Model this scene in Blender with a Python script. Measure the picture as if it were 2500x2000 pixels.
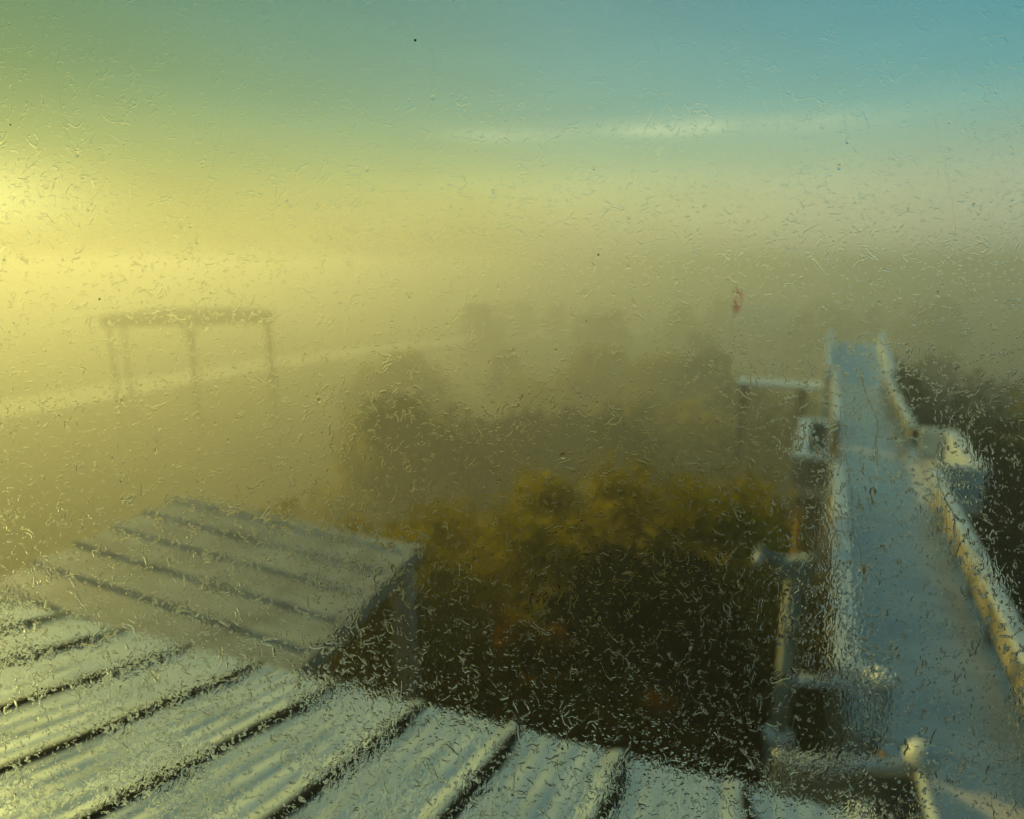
import bpy, bmesh, math, random
import numpy as np
from mathutils import Vector, Matrix
R = math.radians
sc = bpy.context.scene
C = sc.collection
for o in list(bpy.data.objects): bpy.data.objects.remove(o)

# ------------------------------------------------------------------ camera
CAM_Z = 11.0
PITCH = R(12.35)
cam = bpy.data.cameras.new('camera'); co = bpy.data.objects.new('camera', cam); C.objects.link(co)
co.location = (0, 0, CAM_Z); co.rotation_euler = (R(90) - PITCH, 0, 0)
cam.sensor_width = 36; cam.lens = 23.04; cam.clip_start = 0.01; cam.clip_end = 5000
PANE_D = 0.42
cam.dof.use_dof = True; cam.dof.focus_distance = PANE_D; cam.dof.aperture_fstop = 4.2
sc.camera = co

# ------------------------------------------------------------------ world, sun, exposure
SUN_AZ, SUN_EL = R(-46), R(17)
sun_dir = Vector((math.sin(SUN_AZ)*math.cos(SUN_EL), math.cos(SUN_AZ)*math.cos(SUN_EL), math.sin(SUN_EL)))
w = bpy.data.worlds.new('World'); sc.world = w; w.use_nodes = True
nt = w.node_tree; nt.nodes.clear()
def N(t, nt=nt, **kw):
    n = nt.nodes.new(t)
    for k, v in kw.items(): setattr(n, k, v)
    return n
def L(a, b, nt=nt): nt.links.new(a, b)
def M(op, a, b=None, c=None, clamp=False, nt=nt):
    n = nt.nodes.new('ShaderNodeMath'); n.operation = op; n.use_clamp = clamp
    for i, v in enumerate((a, b, c)):
        if v is None: continue
        if isinstance(v, (int, float)): n.inputs[i].default_value = v
        else: nt.links.new(v, n.inputs[i])
    return n.outputs[0]
def ramp(fac, stops, nt=nt, interp='B_SPLINE'):
    n = nt.nodes.new('ShaderNodeValToRGB'); n.color_ramp.interpolation = interp
    el = n.color_ramp.elements
    while len(el) > 1: el.remove(el[-1])
    el[0].position = stops[0][0]; el[0].color = (*stops[0][1], 1)
    for p, c in stops[1:]:
        e = el.new(p); e.color = (*c, 1)
    nt.links.new(fac, n.inputs[0]); return n.outputs[0]
def mix(fac, a, b, nt=nt, blend='MIX'):
    n = nt.nodes.new('ShaderNodeMix'); n.data_type = 'RGBA'; n.blend_type = blend
    for s, v in ((n.inputs[0], fac), (n.inputs[6], a), (n.inputs[7], b)):
        if isinstance(v, (int, float)): s.default_value = v
        elif isinstance(v, tuple): s.default_value = (*v, 1)
        else: nt.links.new(v, s)
    return n.outputs[2]
tc = N('ShaderNodeTexCoord'); D = tc.outputs['Generated']
sep = N('ShaderNodeSeparateXYZ'); L(D, sep.inputs[0])
X, Y, Z = sep.outputs
elev = M('MULTIPLY', M('ARCSINE', Z), 180/math.pi)
az = M('MULTIPLY', M('ARCTAN2', X, Y), 180/math.pi)
hl = M('SQRT', M('ADD', M('MULTIPLY', X, X), M('ADD', M('MULTIPLY', Y, Y), 1e-6)))
GLOW_AZ = R(-41)
ca = M('DIVIDE', M('ADD', M('MULTIPLY', X, math.sin(GLOW_AZ)), M('MULTIPLY', Y, math.cos(GLOW_AZ))), hl)
ang = M('MULTIPLY', M('ARCCOSINE', M('MINIMUM', M('MAXIMUM', ca, -1), 1)), 180/math.pi)   # azimuth from the sun
ef = M('DIVIDE', M('ADD', elev, 5), 65, clamp=True)
e = lambda d: (d + 5)/65
near_c = ramp(ef, [(0, (.46,.39,.085)), (e(1), (.54,.46,.10)), (e(4), (.58,.54,.13)), (e(8), (.33,.41,.12)), (e(13), (.15,.30,.115)), (e(19), (.05,.20,.11)), (e(35), (.11,.24,.20)), (1, (.09,.19,.20))])
mid_c = ramp(ef, [(0, (.42,.39,.13)), (e(1), (.52,.49,.19)), (e(5), (.72,.70,.25)), (e(8), (.50,.62,.28)), (e(12), (.30,.50,.36)), (e(19), (.20,.40,.36)), (e(35), (.11,.26,.28)), (1, (.08,.18,.23))])
far_c = ramp(ef, [(0, (.27,.30,.21)), (e(1), (.38,.43,.32)), (e(5), (.54,.61,.44)), (e(9), (.27,.48,.40)), (e(13), (.12,.40,.44)), (e(20), (.055,.30,.42)), (e(35), (.05,.21,.30)), (1, (.05,.15,.22))])
a1 = M('DIVIDE', ang, 46, clamp=True); a2 = M('DIVIDE', M('SUBTRACT', ang, 38), 50, clamp=True)
sky = mix(a2, mix(a1, near_c, mid_c), far_c)
# darker anti-solar half
back = N('ShaderNodeMapRange'); back.interpolation_type = 'SMOOTHSTEP'
back.inputs['From Min'].default_value = 80; back.inputs['From Max'].default_value = 150; back.inputs['To Min'].default_value = 1; back.inputs['To Max'].default_value = .4
L(ang, back.inputs['Value'])
sky = mix(1.0, sky, back.outputs[0], blend='MULTIPLY')
# glow of the veiled sun
gx = M('DIVIDE', M('ADD', az, 41), 8.5); gy = M('DIVIDE', M('SUBTRACT', elev, 4.4), 2.6)
g = M('EXPONENT', M('MULTIPLY', M('ADD', M('MULTIPLY', gx, gx), M('MULTIPLY', gy, gy)), -1))
sky = mix(1.0, sky, mix(g, (0, 0, 0), (.72, .66, .26)), blend='ADD')
# faint uneven veils of thin cloud
mv = N('ShaderNodeMapping'); mv.inputs['Scale'].default_value = (1.6, 1.6, 9); L(D, mv.inputs[0])
nvl = N('ShaderNodeTexNoise'); nvl.inputs['Scale'].default_value = 1.6; nvl.inputs['Detail'].default_value = 4; L(mv.outputs[0], nvl.inputs['Vector'])
sky = mix(1.0, sky, M('ADD', M('MULTIPLY', nvl.outputs[0], .34), .83), blend='MULTIPLY')
# long thin streaks of cloud
mp = N('ShaderNodeMapping'); mp.inputs['Scale'].default_value = (5, 5, 34); L(D, mp.inputs[0])
ns = N('ShaderNodeTexNoise'); ns.inputs['Scale'].default_value = 1.7; ns.inputs['Detail'].default_value = 5; L(mp.outputs[0], ns.inputs['Vector'])
def cloud(caz, cel, waz, wel):
    u = M('DIVIDE', M('SUBTRACT', az, caz), waz); v = M('DIVIDE', M('SUBTRACT', elev, cel), wel)
    return M('EXPONENT', M('MULTIPLY', M('ADD', M('MULTIPLY', u, u), M('MULTIPLY', v, v)), -1))
cm = M('ADD', cloud(14.0, 10.6, 9.0, .7), M('ADD', cloud(-.5, 10.5, 4.2, .6), M('MULTIPLY', cloud(24, 10.3, 5, .5), .3)))
cm = M('MULTIPLY', cm, M('MULTIPLY', M('SUBTRACT', ns.outputs[0], .22), 2.0, clamp=True), clamp=True)
sky = mix(M('MULTIPLY', cm, .85), sky, (.70, .80, .48))
ni = N('ShaderNodeTexSky'); ni.sky_type = 'NISHITA'; ni.sun_disc = False; ni.sun_elevation = SUN_EL; ni.sun_rotation = SUN_AZ
ni.dust_density = 4
b1 = N('ShaderNodeBackground'); L(sky, b1.inputs[0]); b1.inputs[1].default_value = 0.97
b2 = N('ShaderNodeBackground'); L(ni.outputs[0], b2.inputs[0]); b2.inputs[1].default_value = 0.0005
ad = N('ShaderNodeAddShader'); L(b1.outputs[0], ad.inputs[0]); L(b2.outputs[0], ad.inputs[1])
ow = N('ShaderNodeOutputWorld'); L(ad.outputs[0], ow.inputs[0])

sl = bpy.data.lights.new('sun', 'SUN'); so = bpy.data.objects.new('sun', sl); C.objects.link(so)
sl.energy = 2.9; sl.angle = R(1.0); sl.color = (1.0, .82, .20)
so.rotation_euler = (-sun_dir).to_track_quat('-Z', 'Y').to_euler(); so.location = (-60, 80, 60)

vs = sc.view_settings; vs.view_transform = 'Standard'; vs.look = 'None'; vs.exposure = 0; vs.gamma = 1
cy = sc.cycles
cy.max_bounces = 11; cy.transmission_bounces = 12; cy.glossy_bounces = 4; cy.diffuse_bounces = 1; cy.volume_bounces = 1
cy.transparent_max_bounces = 8; cy.caustics_reflective = False; cy.caustics_refractive = False
cy.sample_clamp_indirect = 4.0
cy.use_denoising = True; cy.use_adaptive_sampling = True; cy.adaptive_threshold = .03; cy.adaptive_min_samples = 24

# ------------------------------------------------------------------ helpers
rnd = random.Random(7)
class MB:
    def __init__(s): s.v = []; s.f = []
    def quad(s, a, b, c, d):
        k = len(s.v); s.v += [tuple(a), tuple(b), tuple(c), tuple(d)]; s.f.append((k, k+1, k+2, k+3)); return s
    def prism(s, poly, z0, z1, fn=None):
        """poly: list of (x, y) counter-clockwise; z0/z1 floats or lists"""
        n = len(poly); k = len(s.v)
        za = z0 if isinstance(z0, (list, tuple)) else [z0]*n
        zb = z1 if isinstance(z1, (list, tuple)) else [z1]*n
        s.v += [(x, y, za[i]) for i, (x, y) in enumerate(poly)] + [(x, y, zb[i]) for i, (x, y) in enumerate(poly)]
        s.f.append(tuple(k + i for i in reversed(range(n)))); s.f.append(tuple(k + n + i for i in range(n)))
        for i in range(n):
            j = (i + 1) % n; s.f.append((k + i, k + j, k + n + j, k + n + i))
        return s
    def box(s, x0, x1, y0, y1, z0, z1): return s.prism([(x0, y0), (x1, y0), (x1, y1), (x0, y1)], z0, z1)
    def tube(s, pts, rad, seg=10, cap=True):
        pts = [Vector(p) for p in pts]; n = len(pts); k = len(s.v)
        rad = rad if isinstance(rad, (list, tuple)) else [rad]*n
        up = Vector((0.13, 0.21, 0.97))
        for i, p in enumerate(pts):
            t = (pts[min(i+1, n-1)] - pts[max(i-1, 0)]).normalized()
            a = t.cross(up)
            if a.length < .1: a = t.cross(Vector((1, 0, 0)))
            a.normalize(); b = t.cross(a)
            for j in range(seg):
                th = 2*math.pi*j/seg
                s.v.append(tuple(p + (a*math.cos(th) + b*math.sin(th))*rad[i]))
        for i in range(n-1):
            for j in range(seg):
                q = (j+1) % seg
                s.f.append((k + i*seg + j, k + i*seg + q, k + (i+1)*seg + q, k + (i+1)*seg + j))
        if cap:
            s.f.append(tuple(k + j for j in reversed(range(seg)))); s.f.append(tuple(k + (n-1)*seg + j for j in range(seg)))
        return s
    def lathe(s, prof, seg=16, c=(0, 0, 0)):
        return s.tube_prof(prof, seg, c)
    def tube_prof(s, prof, seg, c):
        k = len(s.v); n = len(prof)
        for r, z in prof:
            for j in range(seg):
                th = 2*math.pi*j/seg; s.v.append((c[0] + r*math.cos(th), c[1] + r*math.sin(th), c[2] + z))
        for i in range(n-1):
            for j in range(seg):
                q = (j+1) % seg; s.f.append((k + i*seg + j, k + i*seg + q, k + (i+1)*seg + q, k + (i+1)*seg + j))
        s.f.append(tuple(k + j for j in reversed(range(seg)))); s.f.append(tuple(k + (n-1)*seg + j for j in range(seg)))
        return s
    def xf(s, fn): s.v = [tuple(fn(*p)) for p in s.v]; return s
    def mesh(s, name, mat=None, smooth=False):
        me = bpy.data.meshes.new(name); me.from_pydata(s.v, [], s.f); me.update()
        if mat: me.materials.append(mat)
        if smooth: me.polygons.foreach_set('use_smooth', [True]*len(me.polygons))
        return me
    def build(s, name, mat, parent=None, smooth=False, bevel=0):
        o = bpy.data.objects.new(name, s.mesh(name, mat, smooth)); C.objects.link(o)
        if parent: o.parent = parent
        if bevel:
            m = o.modifiers.new('bevel', 'BEVEL'); m.width = bevel; m.segments = 2; m.limit_method = 'ANGLE'
        return o
def link(name, me, parent=None, loc=None, rz=0, sca=None):
    o = bpy.data.objects.new(name, me); C.objects.link(o)
    if parent: o.parent = parent
    if loc is not None: o.location = loc
    o.rotation_euler.z = rz
    if sca: o.scale = sca
    return o
def empty(name, loc=(0, 0, 0), rz=0):
    o = bpy.data.objects.new(name, None); C.objects.link(o); o.location = loc; o.rotation_euler.z = rz
    o.empty_display_size = .3; return o
def tag(o, label=None, cat=None, group=None, kind=None):
    for k, v in (('label', label), ('category', cat), ('group', group), ('kind', kind)):
        if v: o[k] = v
    return o

def material(name, col, rough=.8, col2=None, scale=3.0, metal=0.0, spec=.4, bump=0.0, bscale=20, detail=6, rough2=None, stretch=None, coord='Object'):
    m = bpy.data.materials.new(name); m.use_nodes = True
    t = m.node_tree; p = t.nodes['Principled BSDF']
    p.inputs['Roughness'].default_value = rough; p.inputs['Metallic'].default_value = metal
    p.inputs['Specular IOR Level'].default_value = spec
    tcn = t.nodes.new('ShaderNodeTexCoord'); mpn = t.nodes.new('ShaderNodeMapping')
    t.links.new(tcn.outputs[coord], mpn.inputs[0])
    if stretch: mpn.inputs['Scale'].default_value = stretch
    n = t.nodes.new('ShaderNodeTexNoise'); n.inputs['Scale'].default_value = scale; n.inputs['Detail'].default_value = detail
    t.links.new(mpn.outputs[0], n.inputs['Vector'])
    c2 = col2 or tuple(x*.6 for x in col)
    f = M('MULTIPLY', M('SUBTRACT', n.outputs[0], .35, nt=t), 3.3, clamp=True, nt=t)
    t.links.new(mix(f, c2, col, nt=t), p.inputs['Base Color'])
    if rough2 is not None:
        t.links.new(M('ADD', M('MULTIPLY', f, rough2 - rough, nt=t), rough, nt=t), p.inputs['Roughness'])
    if bump:
        n2 = t.nodes.new('ShaderNodeTexNoise'); n2.inputs['Scale'].default_value = bscale; n2.inputs['Detail'].default_value = 4
        t.links.new(mpn.outputs[0], n2.inputs['Vector'])
        bm = t.nodes.new('ShaderNodeBump'); bm.inputs['Strength'].default_value = bump; bm.inputs['Distance'].default_value = .02
        t.links.new(n2.outputs[0], bm.inputs['Height']); t.links.new(bm.outputs[0], p.inputs['Normal'])
    return m
MT = {}
MT['ground'] = material('ground_soil_grass', (.20, .15, .03), .95, (.08, .065, .015), .05, spec=.1, bump=.8, bscale=3)
MT['leaf_litter'] = material('leaf_litter', (.20, .095, .018), .95, (.07, .035, .008), 1.2, spec=.1, bump=.8, bscale=6)
MT['road'] = material('wet_road', (.55, .55, .52), .5, (.45, .45, .43), .3, spec=.5)
MT['water'] = material('river_water', (.85, .88, .80), .10, (.75, .78, .72), .05, metal=.85, spec=.8, bump=.05, bscale=.6)
MT['kerb'] = material('kerb_concrete', (.32, .31, .28), .7, None, 2)
MT['paint'] = material('road_paint', (.6, .6, .55), .6, (.45, .45, .4), 3)
MT['roof'] = material('frosted_roof_sheet', (.60, .68, .72), .34, (.38, .44, .48), 2.2, metal=.7, spec=.5, bump=.25, bscale=30, rough2=.6, stretch=(3.0, .5, 1))
MT['roof2'] = material('weathered_roof_sheet', (.42, .42, .35), .6, (.24, .24, .2), 1.4, metal=.0, spec=.35, bump=.2, bscale=25)
MT['canopy'] = material('canopy_metal', (.045, .045, .04), .6, None, 1)
MT['steel'] = material('galvanised_steel', (.34, .36, .35), .4, (.22, .24, .23), 4, metal=.5)
MT['wall'] = material('render_wall', (.22, .21, .18), .85, (.13, .12, .10), 1.2, bump=.3)
MT['deck'] = material('wet_deck', (.90, .79, .64), .16, (.58, .51, .42), .8, metal=.0, spec=.9, bump=.05, bscale=14, rough2=.42)
MT['concrete'] = material('bridge_concrete', (.36, .31, .22), .75, (.20, .17, .12), 1.1, bump=.3)
MT['coping'] = material('pale_coping', (.66, .71, .74), .28, (.46, .51, .54), 1.6, spec=.6, bump=.1)
MT['white'] = material('white_paint', (.80, .80, .76), .35, (.62, .62, .57), 5, spec=.5)
MT['grey_post'] = material('grey_post_paint', (.30, .31, .26), .5, (.20, .21, .18), 3)
MT['pale_post'] = material('pale_post_paint', (.80, .80, .70), .6, (.62, .62, .54), 3)
MT['ochre'] = material('ochre_timber', (.34, .20, .035), .7, (.20, .11, .02), 6)

MT['bark'] = material('bark', (.05, .04, .028), .95, None, 5, bump=.6)
MT['dark_room'] = material('dark_interior', (.012, .012, .012), .9, None, 3, spec=.1)
MT['glass_dark'] = material('hut_glass', (.03, .035, .04), .1, None, 3, spec=.7)
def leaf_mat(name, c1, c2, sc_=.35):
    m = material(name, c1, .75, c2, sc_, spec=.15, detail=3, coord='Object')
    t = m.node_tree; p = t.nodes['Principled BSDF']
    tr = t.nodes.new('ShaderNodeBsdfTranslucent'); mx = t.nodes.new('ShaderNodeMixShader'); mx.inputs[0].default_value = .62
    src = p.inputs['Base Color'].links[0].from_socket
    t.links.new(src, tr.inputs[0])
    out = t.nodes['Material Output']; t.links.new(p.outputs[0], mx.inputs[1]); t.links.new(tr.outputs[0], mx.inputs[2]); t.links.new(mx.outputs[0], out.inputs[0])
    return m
MT['red'] = leaf_mat('red_cloth', (.85, .13, .06), (.75, .10, .05), 4)
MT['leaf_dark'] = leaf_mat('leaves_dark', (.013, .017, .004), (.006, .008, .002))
MT['leaf_olive'] = leaf_mat('leaves_olive', (.46, .36, .008), (.20, .15, .006))
MT['leaf_rust'] = leaf_mat('leaves_rust', (.27, .125, .008), (.11, .055, .005))
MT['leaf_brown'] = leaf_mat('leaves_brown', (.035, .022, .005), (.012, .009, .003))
MT['leaf_green'] = leaf_mat('leaves_green', (.024, .038, .007), (.009, .014, .003))

# ------------------------------------------------------------------ the setting: ground, road, leaf-strewn path
VAL, VS = -40.0, 51/11
def smooth01(t): t = min(max(t, 0), 1); return t*t*(3 - 2*t)
KS = 205/72
CZ = 11 - 205*.1528
KN = (-34.5*KS, 71.5*KS)
def gz(x, y):
    d = math.hypot(max(abs(x + 1) - 7, 0)*.9, max(y - 15, 0))        # plateau under the house, then a long slope to the valley floor
    return VAL*smooth01(d/85)
gxs = [-1100, -500, -250, -180] + list(range(-148, 121, 4)) + [160, 240, 400, 1100]
gys = [-90, -40, -20] + list(range(-8, 241, 4)) + [280, 360, 550, 900, 1600]
mb = MB(); ngx = len(gxs)
for yy in gys:
    for xx in gxs: mb.v.append((xx, yy, gz(xx, yy)))
for i in range(len(gys)-1):
    for j in range(ngx-1): q = i*ngx + j; mb.f.append((q, q+1, q+ngx+1, q+ngx))
tag(mb.build('ground', MT['ground'], smooth=True), kind='structure')
def smooth_curve(pts, n):
    out = []
    P = [pts[0]] + list(pts) + [pts[-1]]
    for i in range(1, len(P)-2):
        p0, p1, p2, p3 = [np.array(q, float) for q in P[i-1:i+3]]
        for k in range(n):
            t = k/n
            out.append(.5*((2*p1) + (-p0+p2)*t + (2*p0-5*p1+4*p2-p3)*t*t + (-p0+3*p1-3*p2+p3)*t**3))
    out.append(np.array(pts[-1], float)); return out
def ribbon(mb, cl, o0, o1, z0, z1, width=None):
    n = len(cl); k = len(mb.v)
    for i, p in enumerate(cl):
        t = cl[min(i+1, n-1)] - cl[max(i-1, 0)]; t = t/np.linalg.norm(t); r = np.array([t[1], -t[0]])
        s = 1 if width is None else width[i]
        for o, z in ((o0*s, z0), (o1*s, z0), (o1*s, z1), (o0*s, z1)):
            q = p + r*o; mb.v.append((q[0], q[1], z))
    for i in range(n-1):
        for j in range(4):
            q = (j+1) % 4; mb.f.append((k+i*4+j, k+(i+1)*4+j, k+(i+1)*4+q, k+i*4+q))
    mb.f.append((k, k+1, k+2, k+3)); mb.f.append(tuple(k+(n-1)*4+j for j in (3, 2, 1, 0)))
    return mb
cl = smooth_curve([(x*VS, y*VS) for x, y in ((-75, 22), (-52, 38), (-40, 51), (-31, 70), (-15, 93), (12, 112), (60, 132))], 8)
RW = 19.0
tag(ribbon(MB(), cl, -RW, RW, VAL-.3, VAL+.05).build('river', MT['water']), kind='structure')
for a_, b_ in ((RW, RW+1.2), (-RW-1.2, -RW)): tag(ribbon(MB(), cl, a_, b_, VAL-.3, VAL+.35).build('river_bank', MT['kerb']), kind='structure')
path_cl = smooth_curve([(-4.5, 14.4), (-2, 14.0), (1, 13.6), (4, 12.6), (5, 11.5)], 8)
tag(ribbon(MB(), path_cl, -1.1, 1.1, -.2, .02).build('path', MT['leaf_litter']), kind='structure')

# ------------------------------------------------------------------ corrugated roof of the house below the window
RA = R(20.1)                                     # heading of the ribs
e0 = Vector((-0.04, 5.08, 7.0))                  # a point on the eave
ed = Vector((math.cos(RA), -math.sin(RA), 0))    # along the eave to the right
slope = math.tan(R(16.3))
up = Vector((-math.sin(RA), -math.cos(RA), slope)).normalized()   # up the slope, towards the tower
nrm = ed.cross(up).normalized()
if nrm.z < 0: nrm = -nrm
def roofp(a, b, h=0): return e0 + ed*a + up*b + nrm*h
house = empty('house', e0 - Vector((0, 0, 7)))
tag(house, 'house with a pale frosted ribbed metal roof just below the window', 'house')
hl_ = house.location
PW = .935
RL = 6.6
def sheet_profile(fl=1.0):
    pr_ = [(0, 0), (.105, .04), (.165, .04), (.185, 0)]
    x = .185
    for k in range(4):
        x0 = .185 + (PW-.185)*(k+.25)/4; x1 = .185 + (PW-.185)*(k+.75)/4
        pr_ += [(x0-.04, 0), (x0+.02, .012), (x1-.02, .012), (x1+.04, 0)]
    pr_ += [(PW+.02, 0)]
    return pr_
def sheet_mesh(shade=0):
    prof = sheet_profile(); n = len(prof); mb = MB()
    segs = 14
    for i in range(segs+1):
        b = RL*i/segs
        for (x, h) in prof:
            wv = .004*math.sin(b*2.1 + x*9) + .003*math.sin(b*5.3 + x*4)
            mb.v.append((x, b, h + wv))
    for i in range(segs):
        for j in range(n-1):
            a = i*n + j; mb.f.append((a, a+1, a+n+1, a+n))
    top = len(mb.v)
    mb.v += [(x, y, z-.02) for (x, y, z) in mb.v]        # underside and rims give the sheet its thickness
    mb.f += [tuple(top + q for q in reversed(f)) for f in list(mb.f)]
    for j in range(n-1):
        mb.f.append((j+1, j, top+j, top+j+1)); q = segs*n; mb.f.append((q+j, q+j+1, top+q+j+1, top+q+j))
    return mb.mesh('roof_sheet', MT['roof'])
sm = sheet_mesh()
sb = MB()  # dark strips along each rib: its shaded side put in as colour
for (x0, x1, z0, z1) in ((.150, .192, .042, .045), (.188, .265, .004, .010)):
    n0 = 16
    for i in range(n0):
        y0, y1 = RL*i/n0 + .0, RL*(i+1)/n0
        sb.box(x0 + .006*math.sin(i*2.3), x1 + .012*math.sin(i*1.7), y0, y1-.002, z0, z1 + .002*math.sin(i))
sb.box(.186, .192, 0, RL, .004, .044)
rib_shade_mesh = sb.mesh('rib_shade_strip', material('rib_shade_dark', (.035, .035, .028), .9, (.015, .015, .012), 8, spec=.1, bump=.5, bscale=40))
rot = Matrix((ed, up, nrm)).transposed().to_4x4()
for k in range(-14, 3):
    o = bpy.data.objects.new('roof_sheet', sm); C.objects.link(o); o.parent = house
    m = rot.copy(); m.translation = roofp(-.06 + k*PW, 0, .002*(k % 2)) - hl_
    o.matrix_local = m
    o = bpy.data.objects.new('rib_shade_strip', rib_shade_mesh); C.objects.link(o); o.parent = house
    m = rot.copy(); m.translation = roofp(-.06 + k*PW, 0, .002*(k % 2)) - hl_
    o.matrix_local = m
right_a = -.06 + 3*PW
# barge board along the right verge, gutter along the eave, purlins, wall
def loc_box(a0, a1, b0, b1, h0, h1):
    mb = MB().box(a0, a1, b0, b1, h0, h1); return mb.xf(lambda x, y, z: roofp(x, y, z) - hl_)
loc_box(right_a+.02, right_a+.11, -.02, RL, -.14, .10).build('barge_board', MT['white'], house, bevel=.006)
loc_box(-14*PW-.06, right_a+.02, .02, .06, -.16, -.03).build('fascia', MT['grey_post'], house)
gp = [roofp(a, -.07, -.09) - hl_ for a in (-14*PW-.06, right_a)]
MB().tube(gp, .055, 10).build('gutter', MT['steel'], house, smooth=True)
wm = MB()
c1, c2 = roofp(-14*PW, .35), roofp(right_a-.15, .35); c3, c4 = roofp(right_a-.15, RL), roofp(-14*PW, RL)
wm.prism([(c.x-hl_.x, c.y-hl_.y) for c in (c4, c1, c2, c3)], 0, [c.z-.17 for c in (c4, c1, c2, c3)])
wm.build('wall', MT['wall'], house)

# ------------------------------------------------------------------ lower shelter roof with its ribs across
sh = empty('shelter', (-5.2, 11.0, 0))
tag(sh, 'grey shelter with a flat ribbed roof and a square corner post', 'shelter')
A = Vector((-7.97, 15.11)); B = Vector((-1.99, 12.35)); dn = Vector((-.262, -.965)).normalized()
LEN = 6.1
def shp(a, b, z=0):                                # a 0..1 across, b metres towards the house
    p = A.lerp(B, a) + dn*b; return Vector((p.x, p.y, 5.50 + .10*a*(-1) + .05 + z)) - sh.location
nsh = 7
for k in range(nsh):
    b0, b1 = LEN*k/nsh, LEN*(k+1)/nsh; mb = MB(); d = b1-b0
    pr2 = [(b0, .0), (b0+.10*d, .0), (b0+.22*d, .06), (b0+.40*d, .06), (b0+.48*d, 0), (b1+.01, 0)]
    n = len(pr2); SEG = 10
    for i in range(SEG+1):
        a = 1.0*i/SEG
        for b, h in pr2: mb.v.append(tuple(shp(a, b, h + .006*math.sin(7*a+k))))
    for i in range(SEG):
        for j in range(n-1):
            q = i*n + j; mb.f.append((q, q+n, q+n+1, q+1))
    t = len(mb.v); mb.v += [(x, y, z-.03) for x, y, z in mb.v]
    mb.f += [tuple(t+q for q in reversed(f)) for f in list(mb.f)]
    q = SEG*n
    for j in range(n-1): mb.f.append((q+j+1, q+j, t+q+j, t+q+j+1)); mb.f.append((j, j+1, t+j+1, t+j))
    mb.build('roof_sheet', MT['roof2'], sh)
def edge_beam(p, q, z0, z1, wd, name, mat, par):
    p, q = Vector(p), Vector(q); t = (q-p).normalized(); r = Vector((t.y, -t.x))*wd/2
    pl = [(p-r), (p+r), (q+r), (q-r)]
    return MB().prism([(v.x, v.y) for v in pl], z0, z1).build(name, mat, par, bevel=.006)
def s2(a, b): v = shp(a, b); return (v.x, v.y)
edge_beam(s2(1.015, -.1), s2(1.015, LEN), 5.22, 5.52, .16, 'edge_beam', MT['roof2'], sh)
edge_beam(s2(0, -.05), s2(1.0, -.05), 5.22, 5.45, .12, 'edge_beam', MT['roof2'], sh)
edge_beam(s2(.35, .1), s2(.35, LEN), 5.22, 5.40, .14, 'rafter', MT['steel'], sh)
for a, b in ((.985, .35), (.985, 5.0), (.03, .35), (.03, 5.0)):
    x, y = s2(a, b)
    po = MB().box(x-.19, x+.19, y-.19, y+.19, 0, 5.3).build('post', MT['pale_post'], sh, bevel=.02)
    MB().box(x-.3, x+.3, y-.3, y+.3, 0, .12).build('base_plate', MT['kerb'], po)

# ------------------------------------------------------------------ far canopy on posts, in the fog
cp = empty('canopy', (*KN, CZ), R(17)); cp.scale = (KS*.94, KS, KS)
tag(cp, 'flat dark canopy on tall slim posts above the river, faint in the fog', 'canopy')
rf = MB().prism([(-8.6, -3.2), (8.6, -3.2), (8.6, 3.2), (-8.6, 3.2)], 4.95, 5.95).build('fascia', MT['canopy'], cp, bevel=.05)
MB().prism([(-8.9, -3.5), (8.9, -3.5), (8.9, 3.5), (-8.9, 3.5)], 5.951, 6.05).build('roof', MT['canopy'], cp)
pv = MB(); k = 0
pv.v = [(-8.9, -3.5, 6.052), (8.9, -3.5, 6.052), (8.9, 3.5, 6.052), (-8.9, 3.5, 6.052), (-3, 0, 6.6), (3.5, 0, 6.6)]
pv.f = [(0, 1, 5, 4), (1, 2, 5), (2, 3, 4, 5), (3, 0, 4), (3, 2, 1, 0)]
pv.build('hipped_top', MT['canopy'], rf)
for x, y, r_ in ((-8.0, -2.6, .20), (0, -2.8, .26), (8.0, -2.6, .20), (-8.0, 2.6, .2), (8.0, 2.6, .2)):
    z0 = (VAL - CZ)/KS
    po = MB().tube([(x, y, z0), (x, y, 4.95)], [r_*1.3, r_], 12).build('post', MT['canopy'], cp, smooth=False)
    MB().lathe([(.55, 0), (.55, .1), (.3, .35)], 14, (x, y, z0)).build('base_plate', MT['kerb'], po)
for s in (-1, 1):
    MB().tube([(0, -2.8, 3.1), (s*1.0, -2.8, 5.0)], .13, 8).build('brace', MT['canopy'], cp)

# ------------------------------------------------------------------ footbridge
BA = R(25.5); BU = Vector((math.sin(BA), math.cos(BA))); BN = Vector((math.cos(BA), -math.sin(BA)))
bo = BU*9 + BN*2.2
br = empty('footbridge', (bo.x, bo.y, 0))
tag(br, 'grey blue wet footbridge with pale parapets and side bays', 'footbridge')
def bp(s, t): v = BU*s + BN*t; return (v.x - bo.x, v.y - bo.y)
def bbox(s0, s1, t0, t1, z0, z1, name, mat, par=br, bevel=.015):
    return MB().prism([bp(s0, t0), bp(s0, t1), bp(s1, t1), bp(s1, t0)], z0, z1).build(name, mat, par, bevel=bevel)
S_END = 44.5
joints = [5.2, 7.7, 10.2] + [10.2 + 2.45*k for k in range(1, 14)] + [S_END]
for a, b in zip(joints, joints[1:]):
    t0 = 1.28 if a < 10 else .9
    bbox(a+.02, b-.02, t0, 3.62, 3.62, 4.0, 'deck_slab', MT['deck'], bevel=.01)
for t in (.95, 3.35): bbox(5.3, S_END, t-.2 if t < 2 else t-.2, t+.2, 2.9, 3.615, 'girder', MT['concrete'])
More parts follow.
